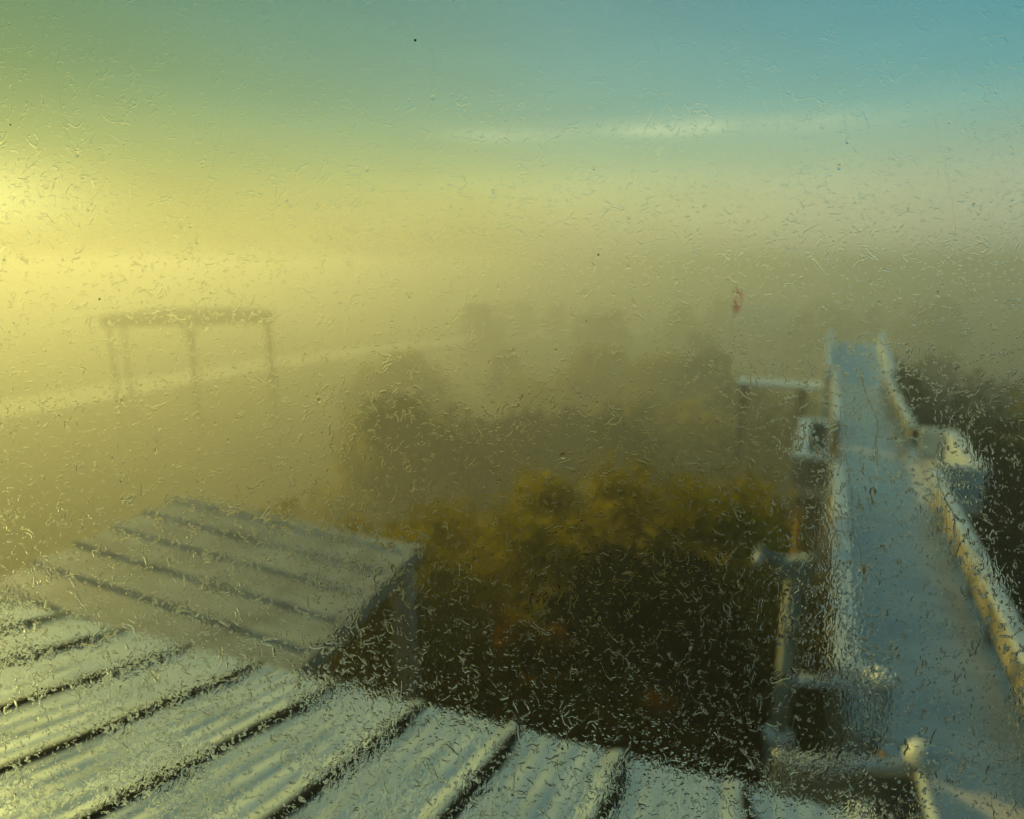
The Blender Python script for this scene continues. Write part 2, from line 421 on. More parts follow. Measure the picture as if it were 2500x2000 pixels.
# left parapet: solid wall with a pale coping
for a, b in ((10.25, 16), (16.01, 22.0), (28.61, 36), (36.01, S_END)):
    bbox(a, b, .62, .86, 3.62, 4.88, 'parapet_wall', MT['concrete'])
    bbox(a-.01, b+.01-.02, .60, .93, 4.883, 5.02, 'coping', MT['coping'], bevel=.03)
# right parapet: wide pale rail on posts, panels further along
for a, b in ((6.0, 16.0), (16.01, 22.6), (28.6, 36), (36.01, S_END)):
    bbox(a, b-.01, 3.22, 3.50, 4.94, 5.06, 'top_rail', MT['coping'], bevel=.03)
s = 6.1
while s < S_END:
    if not (22.7 < s < 28.4):
        bbox(s, s+.14, 3.29, 3.43, 4.0, 4.937, 'post', MT['grey_post'])
    s += 1.98
for a, b in ((10.2, 16), (16.0, 22.0), (28.7, 36), (36, S_END)):
    k = a
    while k < b - 1.2:
        bbox(k+.28, k+1.92, 3.335, 3.375, 4.10, 4.80, 'infill_panel', MT['concrete'], bevel=.005); k += 1.98
bbox(6.2, 22.5, 3.54, 3.62, 4.0, 4.12, 'kerb_strip', MT['coping'], bevel=.01)
# side bays
def bay(sd, t_in, t_out, s0, s1, mat):
    lo, hi = sorted((t_in, t_out))
    bbox(s0, s1, lo, hi, 3.62, 3.99, 'bay_floor', MT['deck'])
    pier = bbox(s0+.5, s1-.5, lo+.1, hi-.05, gz(*(BU*s0 + BN*t_out)) - 3.5, 3.615, 'pier', MT['concrete'])
    wd = .36
    parts = [(s0, s0+wd, lo, hi), (s1-wd, s1, lo, hi), (s0+wd+.003, s1-wd-.003, *((t_out, t_out+wd) if t_out < t_in else (t_out-wd, t_out)))]
    for i, (a, b, c, d) in enumerate(parts):
        pw = bbox(a, b, c, d, 3.993, 4.90, 'bay_wall', mat)
        bbox(a-.04 if i < 2 else a+.045, b+.04 if i < 2 else b-.045, c-.04, d+.04, 4.903, 5.05, 'coping', MT['white'] if sd > 0 else MT['coping'], pw, bevel=.03)
bay(-1, .45, -.55, 22.4, 28.2, MT['concrete'])
bay(1, 3.60, 4.75, 23.0, 28.4, MT['coping'])
# piers
for s in (13.0, 36.0): bbox(s-.5, s+.5, .9, 3.4, gz(*(BU*s + BN*2)) - .5, 2.895, 'pier', MT['concrete'])
# far landing and ramp
ld = empty('ramp', (*(BU*50 + BN*2.2), 0))
tag(ld, 'pale ramp climbing from the far end of the footbridge', 'ramp')
def lb(s0, s1, t0, t1, z0, z1, name, mat):
    o = BU*50 + BN*2.2
    P4 = [BU*s0+BN*t0, BU*s0+BN*t1, BU*s1+BN*t1, BU*s1+BN*t0]
    return MB().prism([(p.x-o.x, p.y-o.y) for p in P4], VAL - .5 if z0 is None else z0, z1).build(name, mat, ld)
lb(S_END+.02, 58, .6, 3.7, None, [4.0, 4.0, 5.1, 5.1], 'slope', MT['coping'])
lb(S_END+.3, 58, .2, .58, None, [4.9, 4.9, 6.0, 6.0], 'side_wall', MT['coping'])
lb(S_END+.3, 58, 3.72, 4.1, None, [4.9, 4.9, 6.0, 6.0], 'side_wall', MT['coping'])
xw = empty('walkway', (*(BU*48 + BN*-6), 0))
tag(xw, 'low pale walkway slab leading left from the far end of the footbridge', 'walkway')
o_ = BU*48 + BN*-6
def xb(s0, s1, t0, t1, z0, z1, nm, mt):
    P4 = [BU*s0+BN*t0, BU*s0+BN*t1, BU*s1+BN*t1, BU*s1+BN*t0]
    MB().prism([(p.x-o_.x, p.y-o_.y) for p in P4], z0, z1).build(nm, mt, xw, bevel=.02)
xb(46.5, 49.0, -5.2, .18, 3.0, 3.25, 'slab', MT['coping'])
for t in (-4.7, -1): xb(47, 48, t-.3, t+.3, VAL - .4, 2.997, 'pier', MT['concrete'])

# ------------------------------------------------------------------ stair landing rails beside the bridge
def wp(s, t, z): v = BU*s + BN*t; return Vector((v.x, v.y, z))
st = empty('stairway', tuple(wp(9, .6, 0)))
tag(st, 'dark stairway dropping beside the near end of the footbridge', 'stairway')
so_ = st.location
for k in range(18):
    s0 = 10.0; zt = 3.9 - k*.21; t1 = 1.2 - k*.075*2
    MB().prism([tuple((wp(8.1, t1-.17, 0)-so_)[:2]), tuple((wp(8.1, t1+.02, 0)-so_)[:2]), tuple((wp(9.75, t1+.02, 0)-so_)[:2]), tuple((wp(9.75, t1-.17, 0)-so_)[:2])], zt-.05, zt).build('tread', MT['dark_room'], st)
rl = empty('railing', tuple(wp(9, .6, 3)))
tag(rl, 'grey tubular railing with bright round post caps around the stairway', 'railing')
ro = rl.location
def rail(p, q, r_, nm, mt): MB().tube([Vector(p)-ro, Vector(q)-ro], r_, 12).build(nm, mt, rl, smooth=True)
def rpost(p, z0, z1, r_, cap, mt):
    po = MB().tube([wp(*p, z0)-ro, wp(*p, z1)-ro], r_, 12).build('post', mt, rl, smooth=True)
    c = wp(*p, z1)-ro
    MB().lathe([(r_*1.1, -.02), (cap, .03), (cap*1.08, cap*.55), (cap*.8, cap*1.2), (cap*.3, cap*1.45)], 18, c).build('cap', MT['white'], po, smooth=True)
NL, NR, FL, FR = (7.82, -.02), (8.5, 1.56), (9.65, -.08), (10.15, 1.25)
rpost(NR, 2.4, 4.98, .11, .19, MT['grey_post'])
rpost(FR, 3.0, 4.92, .10, .19, MT['grey_post'])
rpost(NL, 1.5, 4.98, .07, .085, MT['grey_post'])
rail(wp(*NL, 4.93), wp(*NR, 4.93), .085, 'top_rail', MT['coping'])
rail(wp(*FL, 4.93), wp(*FR, 4.93), .08, 'top_rail', MT['coping'])
rail(wp(*NR, 4.93), wp(5.4, 1.75, 4.93), .085, 'top_rail', MT['coping'])
rail(wp(*NL, 3.95), wp(*NR, 3.95), .045, 'bottom_rail', MT['steel'])
pa, pb = wp(*NL, 0).lerp(wp(*NR, 0), .06) - ro, wp(*NL, 0).lerp(wp(*NR, 0), .93) - ro
pn = Vector((pb.y-pa.y, pa.x-pb.x, 0)).normalized()*.015
MB().prism([((pa-pn).x, (pa-pn).y), ((pa+pn).x, (pa+pn).y), ((pb+pn).x, (pb+pn).y), ((pb-pn).x, (pb-pn).y)], 4.02-ro.z, 4.80-ro.z).build('infill_panel', MT['grey_post'], rl)
MB().prism([tuple((wp(8.42, 1.535, 0)-ro)[:2]), tuple((wp(8.42, 1.575, 0)-ro)[:2]), tuple((wp(5.4, 1.77, 0)-ro)[:2]), tuple((wp(5.4, 1.73, 0)-ro)[:2])], 4.03-ro.z, 4.84-ro.z).build('infill_panel', MT['grey_post'], rl)  # added solid panel, put in to shade the near deck
rail(wp(9.0, 1.23, 1.6), wp(9.0, 1.23, 4.6), .07, 'stay', MT['ochre'])

# lamp post at the corner of the landing
lp = empty('lamp_post', tuple(wp(*FL, 0)))
tag(lp, 'grey lamp post with a short arm and pale head beside the stairway railing', 'lamp post')
q = MB().lathe([(.18, 0), (.18, 3.9), (.14, 3.95), (.12, 4.3), (.105, 6.6)], 16).build('pole', MT['grey_post'], lp, smooth=True)
MB().lathe([(.19, 3.88), (.215, 3.93), (.215, 4.03), (.14, 4.10)], 18).build('collar', MT['white'], q, smooth=True)
hd = MB().prism([(-.24, -.13), (.20, -.16), (.20, .16), (-.24, .13)], [6.62, 6.52, 6.52, 6.62], [6.84, 6.98, 6.98, 6.84]).xf(lambda x, y, z: (x*BN.x + y*BU.x, x*BN.y + y*BU.y, z)).build('head', MT['grey_post'], lp, bevel=.04)
ar = -BN
MB().tube([(ar.x*.1, ar.y*.1, 6.8), (ar.x*.38, ar.y*.38, 6.86), (ar.x*.52, ar.y*.52, 6.98)], [.08, .07, .05], 10).build('arm', MT['grey_post'], lp, smooth=True)
MB().lathe([(.03, -.13), (.07, -.10), (.08, -.02), (.04, .06)], 14, (ar.x*.50, ar.y*.50, 6.83)).build('lamp_shade', MT['white'], lp, smooth=True)
stk = empty('timber_stake', tuple(wp(12.5, -.10, 0)))
tag(stk, 'thin ochre timber stake rising behind the lamp post', 'stake')
p0 = wp(12.5, -.10, 0)
MB().box(-.07, .07, -.07, .07, -1.5, 6.55).build('shaft', MT['ochre'], stk, bevel=.01)
MB().lathe([(.13, 6.55), (.13, 6.60), (.02, 6.72)], 4).build('tip', MT['ochre'], stk)

# ------------------------------------------------------------------ hut and red flag in the fog
ht = empty('house', (27.5*VS, 74*VS, VAL), R(-12)); ht.scale = (VS, VS, VS*1.6)
tag(ht, 'pale gabled house among foggy trees below the red flag', 'house')
MB().box(-2.6, 2.6, -1.8, 1.8, 0, 2.9).build('wall', MT['coping'], ht)
hr = MB(); hr.v = [(-3, -2.2, 2.9), (3, -2.2, 2.9), (3, 2.2, 2.9), (-3, 2.2, 2.9), (-3, 0, 4.2), (3, 0, 4.2)]
hr.f = [(0, 1, 5, 4), (2, 3, 4, 5), (1, 2, 5), (3, 0, 4), (3, 2, 1, 0)]; hr.build('roof', MT['coping'], ht)
MB().box(-.5, .4, -1.84, -1.803, 0, 2.0).build('door', MT['grey_post'], ht)
for x in (-1.7, 1.4): MB().box(x-.4, x+.4, -1.84, -1.803, 1.1, 1.9).build('window', MT['glass_dark'], ht)
fg = empty('flag', (12.4, 37, 0)); FS = 37/60
tag(fg, 'small red flag on a slim pole standing above the foggy trees', 'flag')
MB().tube([(0, 0, gz(12.4, 37)), (0, 0, 9.85)], [.06, .02], 8).build('pole', MT['grey_post'], fg)
mb = MB(); nn = 10
for i in range(nn+1):
    z = 9.8 - i*.19*FS
    for j in range(5):
        x = .03 + j*.15*FS*(1 - .05*i); mb.v.append((x, .05*math.sin(j*1.7 + i*.6), z - j*.10*FS))
for i in range(nn):
    for j in range(4): mb.f.append((i*5+j, i*5+j+1, (i+1)*5+j+1, (i+1)*5+j))
o = mb.build('cloth', MT['red'], fg, smooth=True); o.modifiers.new('thickness', 'SOLIDIFY').thickness = .01

# ------------------------------------------------------------------ trees and shrubs
def crown_mesh(name, seed, h, rad, base, nlumps, nleaf, leaf, mat):
    r = np.random.default_rng(seed); V = []
    lumps = []
    for i in range(nlumps):
        f = r.uniform(0, 1); z = base + (h-base)*(f**.8)
        rr = rad*(1 - .75*max(0, (z-base)/(h-base) - .3)) * math.sqrt(r.uniform(.05, 1)); th = r.uniform(0, 2*math.pi)
        lumps.append((rr*math.cos(th), rr*math.sin(th), z, rad*r.uniform(.24, .46)))
    cs = np.array(lumps); idx = r.integers(0, nlumps, nleaf)
    d = r.normal(size=(nleaf, 3)); d /= np.linalg.norm(d, axis=1)[:, None]
    rad_ = cs[idx, 3]*np.power(r.uniform(.15, 1.1, nleaf), .5)
    p = cs[idx, :3] + d*rad_[:, None]*np.array([1, 1, .8])
    p[:, 2] = np.maximum(p[:, 2], .05)
    a = r.normal(size=(nleaf, 3)); a /= np.linalg.norm(a, axis=1)[:, None]
    b = np.cross(a, r.normal(size=(nleaf, 3))); b /= np.linalg.norm(b, axis=1)[:, None]
    s = leaf*r.uniform(.6, 1.4, nleaf)[:, None]
    v = np.stack([p - a*s, p + b*s*.5, p + a*s, p - b*s*.5], 1).reshape(-1, 3)
    me = bpy.data.meshes.new(name); me.vertices.add(len(v)); me.vertices.foreach_set('co', v.ravel())
    nq = nleaf; me.loops.add(nq*4); me.loops.foreach_set('vertex_index', np.arange(nq*4))
    me.polygons.add(nq); me.polygons.foreach_set('loop_start', np.arange(nq)*4); me.polygons.foreach_set('loop_total', np.full(nq, 4))
    me.materials.append(mat); me.update(); me.validate(); return me, lumps
def trunk_mesh(name, h, base, r0, lumps, seed):
    rr = random.Random(seed); mb = MB(); pts = []
    for i in range(6):
        f = i/5; pts.append((rr.uniform(-.1, .1)*f*2, rr.uniform(-.1, .1)*f*2, -.1 + (h*.8)*f))
    mb.tube(pts, [r0*(1-.8*i/5) for i in range(6)], 8)
    for (x, y, z, q) in lumps[:9]:
        z0 = max(.3*base+.2, z*.55); mb.tube([(0, 0, z0), (x*.5, y*.5, (z0+z)/2 + .1), (x, y, z)], [r0*.4, r0*.25, r0*.1], 5)
    return mb.mesh(name, MT['bark'])
KIND = {}; HT = {}
def variant(key, seed, h, rad, base, nl, nleaf, leaf, mat, r0):
    HT[key] = h
    cm_, lp_ = crown_mesh('crown', seed, h, rad, base, nl, nleaf, leaf, mat)
    KIND[key] = (cm_, trunk_mesh('trunk', h, base, r0, lp_, seed))
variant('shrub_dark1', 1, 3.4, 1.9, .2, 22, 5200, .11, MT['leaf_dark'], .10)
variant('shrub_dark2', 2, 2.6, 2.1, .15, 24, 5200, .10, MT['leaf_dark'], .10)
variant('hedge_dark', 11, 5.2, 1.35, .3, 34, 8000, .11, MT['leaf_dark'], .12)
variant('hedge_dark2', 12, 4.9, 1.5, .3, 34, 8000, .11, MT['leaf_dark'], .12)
variant('hedge_rust', 13, 4.9, .95, .8, 24, 5200, .10, MT['leaf_rust'], .09)
variant('shrub_rust', 3, 1.7, 1.5, .1, 20, 3600, .10, MT['leaf_rust'], .06)
variant('tree_olive1', 4, 6.6, 2.9, 1.0, 30, 2700, .15, MT['leaf_olive'], .17)
variant('tree_olive2', 5, 5.2, 2.6, .6, 28, 2500, .14, MT['leaf_olive'], .15)
variant('tree_rust', 6, 5.8, 2.4, 1.2, 26, 5200, .14, MT['leaf_rust'], .15)
variant('tree_green', 7, 7.6, 3.2, 1.2, 34, 7000, .17, MT['leaf_green'], .2)
variant('tree_tall', 8, 9.6, 3.6, 2.0, 36, 7000, .20, MT['leaf_green'], .24)
variant('tree_fog', 9, 9.0, 4.6, 1.0, 40, 7000, .25, MT['leaf_olive'], .26)
LOOK = {'tree_fog': 'broad rounded', 'tree_tall': 'tall slender', 'tree_green': 'dense green', 'tree_olive1': 'tall loose', 'tree_olive2': 'low bushy'}
def plant(key, x, y, s, name, label, cat, group, rz=None, top=None):
    z = gz(x, y)
    o = empty(name, (x, y, z), rnd.uniform(0, 6.28) if rz is None else rz)
    if top is not None: s = (top - z)/HT[key]
    w_ = s if top is None or s < 1.3 else 1.3 + (s - 1.3)*.75
    o.scale = (w_*rnd.uniform(.9, 1.12), w_*rnd.uniform(.9, 1.12), s*rnd.uniform(.95, 1.04))
    tag(o, label.format(LOOK.get(key, '')), cat, group)
    link('crown', KIND[key][0], o); link('trunk', KIND[key][1], o); return o
def on_bridge(x, y, pad):
    s = x*BU.x + y*BU.y; t = x*BN.x + y*BN.y
    return -1.0-pad < t < 4.9+pad and 3 < s < 60
def blocked(x, y, pad=.8):
    if on_bridge(x, y, pad): return True
    p = Vector((x, y)) - A; ab = (B-A)
    c = p.dot(ab.normalized()); d_ = p.dot(dn)
    if -3.5-pad < c < ab.length+pad and -1-pad < d_ < 9: return True
    q = Vector((x, y, 0)) - Vector((e0.x, e0.y, 0))
    if q.dot(Vector((up.x, up.y, 0)).normalized()) > -.9-pad and q.dot(ed) < right_a + .5: return True
    if min(math.hypot(x-c_[0], y-c_[1]) for c_ in cl) < RW + 1 + pad: return True
    if math.hypot(x-27.5*VS, y-74*VS) < 10 + pad or math.hypot(x-KN[0], y-KN[1]) < 36: return True
    return False
used = []
def scatter(n, xr, yr, keys, sr, mind, name, label, cat, group, pad=.8, cond=None, top=None):
    c = t = 0
    while c < n and t < 4000:
        t += 1; x, y = rnd.uniform(*xr), rnd.uniform(*yr)
        if blocked(x, y, pad) or (cond and not cond(x, y)): continue
        if any(math.hypot(x-a, y-b) < mind for a, b in used): continue
        used.append((x, y)); k = keys[c % len(keys)]
        plant(k, x, y, rnd.uniform(*sr), name, label, cat, group, None, top(x, y) if top else None); c += 1
def path_clear(x, y): return min(math.hypot(x-c_[0], y-c_[1]) for c_ in path_cl) > 1.9
eave_n = Vector((-up.x, -up.y)).normalized()
def band(n, a0, a1, d0, d1, keys, hs, mind, name, label, cat, group):
    """rows of growth parallel to the eave: a along it, d metres out from it"""
    c = t_ = 0
    while c < n and t_ < 3000:
        t_ += 1; a, d = rnd.uniform(a0, a1), rnd.uniform(d0, d1)
        p = Vector((e0.x, e0.y)) + Vector((ed.x, ed.y))*a + eave_n*d
        s_ = p.x*BU.x + p.y*BU.y; tt = p.x*BN.x + p.y*BN.y
        if tt > -1.5 and s_ < 60: continue
        if any(math.hypot(p.x-u, p.y-v) < mind for u, v in used): continue
        if (p - A).dot((B-A).normalized()) < (B-A).length + .9 and (p - A).dot(dn) > -1: continue
        if 'olive' in name and a > -1.2 and d < 9.8: continue
        used.append((p.x, p.y)); plant(keys[c % len(keys)], p.x, p.y, rnd.uniform(*hs)*(1 if 'olive' not in name or a > -1 else max(.62, 1 + (a + 1)*.08)), name, label, cat, group); c += 1
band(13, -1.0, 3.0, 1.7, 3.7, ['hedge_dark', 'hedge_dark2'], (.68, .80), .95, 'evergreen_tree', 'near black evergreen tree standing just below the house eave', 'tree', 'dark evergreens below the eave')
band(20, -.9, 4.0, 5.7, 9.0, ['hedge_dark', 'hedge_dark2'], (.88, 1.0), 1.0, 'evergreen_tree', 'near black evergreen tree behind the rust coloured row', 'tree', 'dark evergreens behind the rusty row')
band(12, -2.1, 2.6, 4.1, 5.0, ['hedge_rust'], (.86, .98), .62, 'rusty_tree', 'slim rust coloured tree in the row between two dark evergreen rows', 'tree', 'rust coloured row')
band(26, -7.0, 4.5, 7.6, 15, ['tree_olive2', 'tree_olive1'], (.72, .90), 1.3, 'olive_tree', '{} sunlit yellow tree crown behind the dark evergreens', 'tree', 'olive trees behind the evergreens')
for x, y, k in ((-3.6, 16.4, .62), (-5.8, 17.6, .6), (-1.0, 15.4, .66), (-2.2, 18.6, .75), (-7.4, 19.5, .6), (-.2, 13.2, .62), (-3.0, 14.1, .74), (-2.3, 13.6, .60), (-4.2, 14.7, .74), (-3.4, 15.3, .82), (-5.0, 15.6, .8)):
    used.append((x, y)); plant('tree_olive2', x, y, k, 'olive_tree', 'low yellow olive bush growing right behind the shelter', 'tree', 'olive bushes behind the shelter', None, 5.2*k)
R2 = lambda a, b: rnd.uniform(a, b)
scatter(16, (-6, 9), (19, 31), ['tree_olive1', 'tree_olive2', 'tree_olive2', 'tree_olive1'], (1, 1), 2.4, 'olive_tree', '{} yellow tree with a misty crown in the middle of the grove', 'tree', 'misty olive trees in the grove', .4, None, lambda x, y: 11 - y*(R2(.40, .46) - .003*(x+6)))
scatter(6, (0, 11), (22, 36), ['tree_rust'], (1, 1), 2.4, 'rusty_tree', 'rust brown tree among the olive grove', 'tree', 'rust brown trees', .4, None, lambda x, y: 11 - y*R2(.36, .42))
scatter(15, (9.5, 30), (10, 32), ['tree_green', 'tree_green', 'tree_olive1'], (1, 1), 2.8, 'tree', 'dark green tree crowded against the open railed side of the footbridge', 'tree', 'green trees beside the footbridge', .9, lambda x, y: x*BN.x + y*BN.y > 4, lambda x, y: 3.6 + R2(-.8, .8))
scatter(18, (30, 130), (52, 150), ['tree_green', 'tree_tall', 'tree_green'], (1, 1), 8, 'tree', '{} tree in the misty wood beyond the footbridge railing', 'tree', 'trees past the footbridge', 2.0, lambda x, y: x*BN.x + y*BN.y > 6, lambda x, y: 11 - math.hypot(x, y)*R2(.13, .20))
scatter(18, (-18, 52), (80, 140), ['tree_fog', 'tree_green', 'tree_fog', 'tree_tall'], (1, 1), 7.5, 'tree', '{} tree fading into mist on the parapet side of the footbridge', 'tree', 'misty trees on the parapet side', 1.5, lambda x, y: x*BN.x + y*BN.y < -2, lambda x, y: 11 - y*(R2(.23, .29) - .0012*max(x, 0)))
scatter(20, (-45, 85), (150, 235), ['tree_fog', 'tree_tall'], (1, 1), 12, 'tree', '{} tree blurred deep in the valley fog', 'tree', 'trees in the valley fog', 2, lambda x, y: -.26*y < x < .34*y, lambda x, y: 11 - y*(R2(.13, .19) - .0004*max(x, 0)))
scatter(26, (-70, 380), (300, 480), ['tree_tall', 'tree_fog'], (1, 1), 18, 'tree', '{} pale tree on the foggy skyline', 'tree', 'trees on the foggy skyline', 3, lambda x, y: -.13*y < x < .75*y, lambda x, y: 11 - y*R2(.05, .085))
# low brush over the ground between the house and the grove
def brush(n, seed, xr, yr, hmax, leaf, mat, name, label):
    r = np.random.default_rng(seed); P = []
    while len(P) < n:
        x, y = r.uniform(*xr), r.uniform(*yr)
        if r.uniform() < .6 or not blocked(x, y, 0): P.append((x, y, gz(x, y) + r.uniform(.02, hmax)*r.uniform(.2, 1)))
    p = np.array(P); a = r.normal(size=(n, 3)); a /= np.linalg.norm(a, axis=1)[:, None]
    b = np.cross(a, r.normal(size=(n, 3))); b /= np.linalg.norm(b, axis=1)[:, None]
    s = leaf*r.uniform(.5, 1.4, n)[:, None]
    v = np.stack([p-a*s, p+b*s*.45, p+a*s, p-b*s*.45], 1).reshape(-1, 3)
    me = bpy.data.meshes.new(name); me.from_pydata(v.tolist(), [], np.arange(4*n).reshape(-1, 4).tolist()); me.materials.append(mat)
    o = link(name, me); tag(o, label, 'undergrowth', None, 'stuff')
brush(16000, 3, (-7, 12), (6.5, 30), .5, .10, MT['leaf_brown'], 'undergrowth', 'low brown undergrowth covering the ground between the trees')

# ------------------------------------------------------------------ the room with the wet window
tw = empty('lookout_cabin', (0, -2.0, 0))
tag(tw, 'dark lookout cabin around the wet window', 'cabin')
def tb(x0, x1, y0, y1, z0, z1, nm, mt): return MB().box(x0, x1, y0+2, y1+2, z0, z1).build(nm, mt, tw)
cp_, sp_ = math.cos(PITCH), math.sin(PITCH)
ax = Vector((0, cp_, -sp_)); uy = Vector((0, sp_, cp_)); pc = Vector((0, 0, CAM_Z)) + ax*PANE_D
PWX, PY0, PY1 = 1.35, -.80, 1.00
yb = (pc + uy*PY0).y; zb = (pc + uy*PY0).z; yt = (pc + uy*PY1).y; zt = (pc + uy*PY1).z
tb(-1.6, 1.6, yb-.12, yb+.06, 8.0, zb-.10, 'front_wall', MT['wall'])
tb(-1.6, 1.6, -3.2, yb-.125, 8.8, 8.95, 'floor', MT['dark_room'])
tb(-1.6, 1.6, -3.35, -3.2, 8.0, 12.25, 'back_wall', MT['dark_room'])
tb(-1.75, 1.75, -3.4, yt+.35, 12.26, 12.42, 'ceiling', MT['dark_room'])
for s in (-1, 1):
    mb = MB(); x0, x1 = sorted((s*1.603, s*1.70)); k = 0
    prof = [(-3.35, 8.0), (yb+.06, 8.0), (yb+.06, zb-.05), (yt+.02, 12.25), (-3.35, 12.25)]
    n = len(prof)
    mb.v = [(x0, y+2, z) for y, z in prof] + [(x1, y+2, z) for y, z in prof]
    mb.f = [tuple(range(n)), tuple(range(2*n-1, n-1, -1))] + [(i, n+i, n+(i+1) % n, (i+1) % n) for i in range(n)]
    mb.build('side_wall', MT['dark_room'], tw)
tb(-1.6, 1.6, -3.2, yb, 0, 7.99, 'shaft', MT['wall'])
MB().tube([(.9, 1.0, 12.42), (.9, 1.0, 15.8)], [.03, .012], 8).build('added_haze_mast', MT['steel'], tw)  # unseen mast, added so the lit haze layer can reach higher
# glazing
wn = empty('window', tuple(pc)); wn.rotation_euler = (-PITCH, 0, 0)   # local x right, local z up the pane, local y outwards
tag(wn, 'large rain streaked window pane filling the whole view', 'window')
TH = .006
gm = bpy.data.materials.new('window_glass'); gm.use_nodes = True; t = gm.node_tree; t.nodes.clear()
gb = t.nodes.new('ShaderNodeBsdfGlass'); gb.inputs['IOR'].default_value = 1.46; gb.inputs['Roughness'].default_value = 0; gb.inputs['Color'].default_value = (.985, 1, .975, 1)
go = t.nodes.new('ShaderNodeOutputMaterial'); t.links.new(gb.outputs[0], go.inputs[0])
# the thin film of water on the glass: broken runnels, beads and a fine ripple, thicker towards the foot
ptc = t.nodes.new('ShaderNodeTexCoord'); psep = t.nodes.new('ShaderNodeSeparateXYZ'); t.links.new(ptc.outputs['Object'], psep.inputs[0])
def pn_(scale, det=3, dist=0.0, st=(1, 1, 1)):
    m_ = t.nodes.new('ShaderNodeMapping'); m_.inputs['Scale'].default_value = st; t.links.new(ptc.outputs['Object'], m_.inputs[0])
    n_ = t.nodes.new('ShaderNodeTexNoise'); n_.inputs['Scale'].default_value = scale; n_.inputs['Detail'].default_value = det; n_.inputs['Distortion'].default_value = dist
    t.links.new(m_.outputs[0], n_.inputs['Vector']); return n_.outputs[0]
def ss(v, a, b):
    m_ = t.nodes.new('ShaderNodeMapRange'); m_.interpolation_type = 'SMOOTHSTEP'; m_.inputs['From Min'].default_value = a; m_.inputs['From Max'].default_value = b
    t.links.new(v, m_.inputs['Value']); return m_.outputs[0]
foot = ss(psep.outputs[2], .24, -.24)                                    # 0 near the top, 1 at the foot
wet = M('ADD', M('MULTIPLY', foot, .42, nt=t), .26, nt=t)
def runnels(scale, st, m_scale, lo, width, amp, sd):
    line = ss(M('ABSOLUTE', M('SUBTRACT', pn_(scale, 2, 1.2, st), .5, nt=t), nt=t), width, 0)
    mask = ss(pn_(m_scale, 2, 0, st), lo, lo + .06)
    return M('MULTIPLY', M('MULTIPLY', line, mask, nt=t), amp, nt=t)
hgt = M('ADD', runnels(60, (1, 1, .8), 120, .54, .028, .00026, 0), runnels(110, (1, 1, 1.25), 190, .53, .04, .00018, 1), nt=t)
vo = t.nodes.new('ShaderNodeTexVoronoi'); vo.inputs['Scale'].default_value = 260; t.links.new(ptc.outputs['Object'], vo.inputs['Vector'])
bead = M('MULTIPLY', ss(vo.outputs['Distance'], .34, 0), ss(pn_(38, 3), .50, .60), nt=t)
hgt = M('ADD', hgt, M('MULTIPLY', M('MULTIPLY', bead, foot, nt=t), .00022, nt=t), nt=t)
film = M('MULTIPLY', M('SUBTRACT', pn_(330, 2, .6, (1, 1, .55)), .5, nt=t), M('MULTIPLY', ss(pn_(16, 3), .42, .62), .00017, nt=t), nt=t)
hgt = M('ADD', M('MULTIPLY', hgt, wet, nt=t), M('MULTIPLY', film, M('MULTIPLY', foot, foot, nt=t), nt=t), nt=t)
pb_ = t.nodes.new('ShaderNodeBump'); pb_.inputs['Strength'].default_value = 1; pb_.inputs['Distance'].default_value = 1
t.links.new(hgt, pb_.inputs['Height']); t.links.new(pb_.outputs[0], gb.inputs['Normal'])
clear_glass = bpy.data.materials.new('window_glass_inner'); clear_glass.use_nodes = True; t2 = clear_glass.node_tree; t2.nodes.clear()
g2 = t2.nodes.new('ShaderNodeBsdfGlass'); g2.inputs['IOR'].default_value = 1.46; g2.inputs['Roughness'].default_value = 0
g3 = t2.nodes.new('ShaderNodeOutputMaterial'); t2.links.new(g2.outputs[0], g3.inputs[0])
pane = MB().box(-PWX, PWX, 0, TH, PY0, PY1).build('pane', clear_glass, wn); pane.data.materials.append(gm)
for f_ in pane.data.polygons:
    if f_.normal.y > .9: f_.material_index = 1
for nm, a in (('jamb', (-PWX-.22, -PWX-.002, -.05, .06, PY0, PY1)), ('jamb', (PWX+.002, PWX+.22, -.05, .06, PY0, PY1)),
              ('sill', (-PWX-.22, PWX+.22, -.06, .09, PY0-.10, PY0-.002)), ('head', (-PWX-.22, PWX+.22, -.05, .06, PY1+.002, PY1+.40))):
    MB().box(*a).build(nm, MT['grey_post'], wn)
# water on the outside of the pane: flat-based beads and worm-like runnels
wm_ = bpy.data.materials.new('water'); wm_.use_nodes = True; t = wm_.node_tree; t.nodes.clear()
wb = t.nodes.new('ShaderNodeBsdfGlass'); wb.inputs['IOR'].default_value = 1.33; wb.inputs['Roughness'].default_value = 0
wo = t.nodes.new('ShaderNodeOutputMaterial'); t.links.new(wb.outputs[0], wo.inputs[0])
rg = np.random.default_rng(21)
GX, GZ = 60, 50
def lattice_noise(seed, fx, fz):
    r = np.random.default_rng(seed); g_ = r.uniform(0, 1, (64, 64))
    def f(x, z):
        u, v = (x+5)*fx, (z+5)*fz; i, j = int(math.floor(u)), int(math.floor(v)); a, b = u-i, v-j
        a, b = a*a*(3-2*a), b*b*(3-2*b); q = lambda m, n_: g_[m % 64, n_ % 64]
        return (q(i, j)*(1-a) + q(i+1, j)*a)*(1-b) + (q(i, j+1)*(1-a) + q(i+1, j+1)*a)*b
    return f
n1, n2 = lattice_noise(1, 22, 12), lattice_noise(2, 60, 26)
WV, WF = [], []; nv = 0
NA = 4
arc = [(-1, 0), (-.55, .42), (0, 1), (.55, .42), (1, 0)]
Y0 = TH + .00004
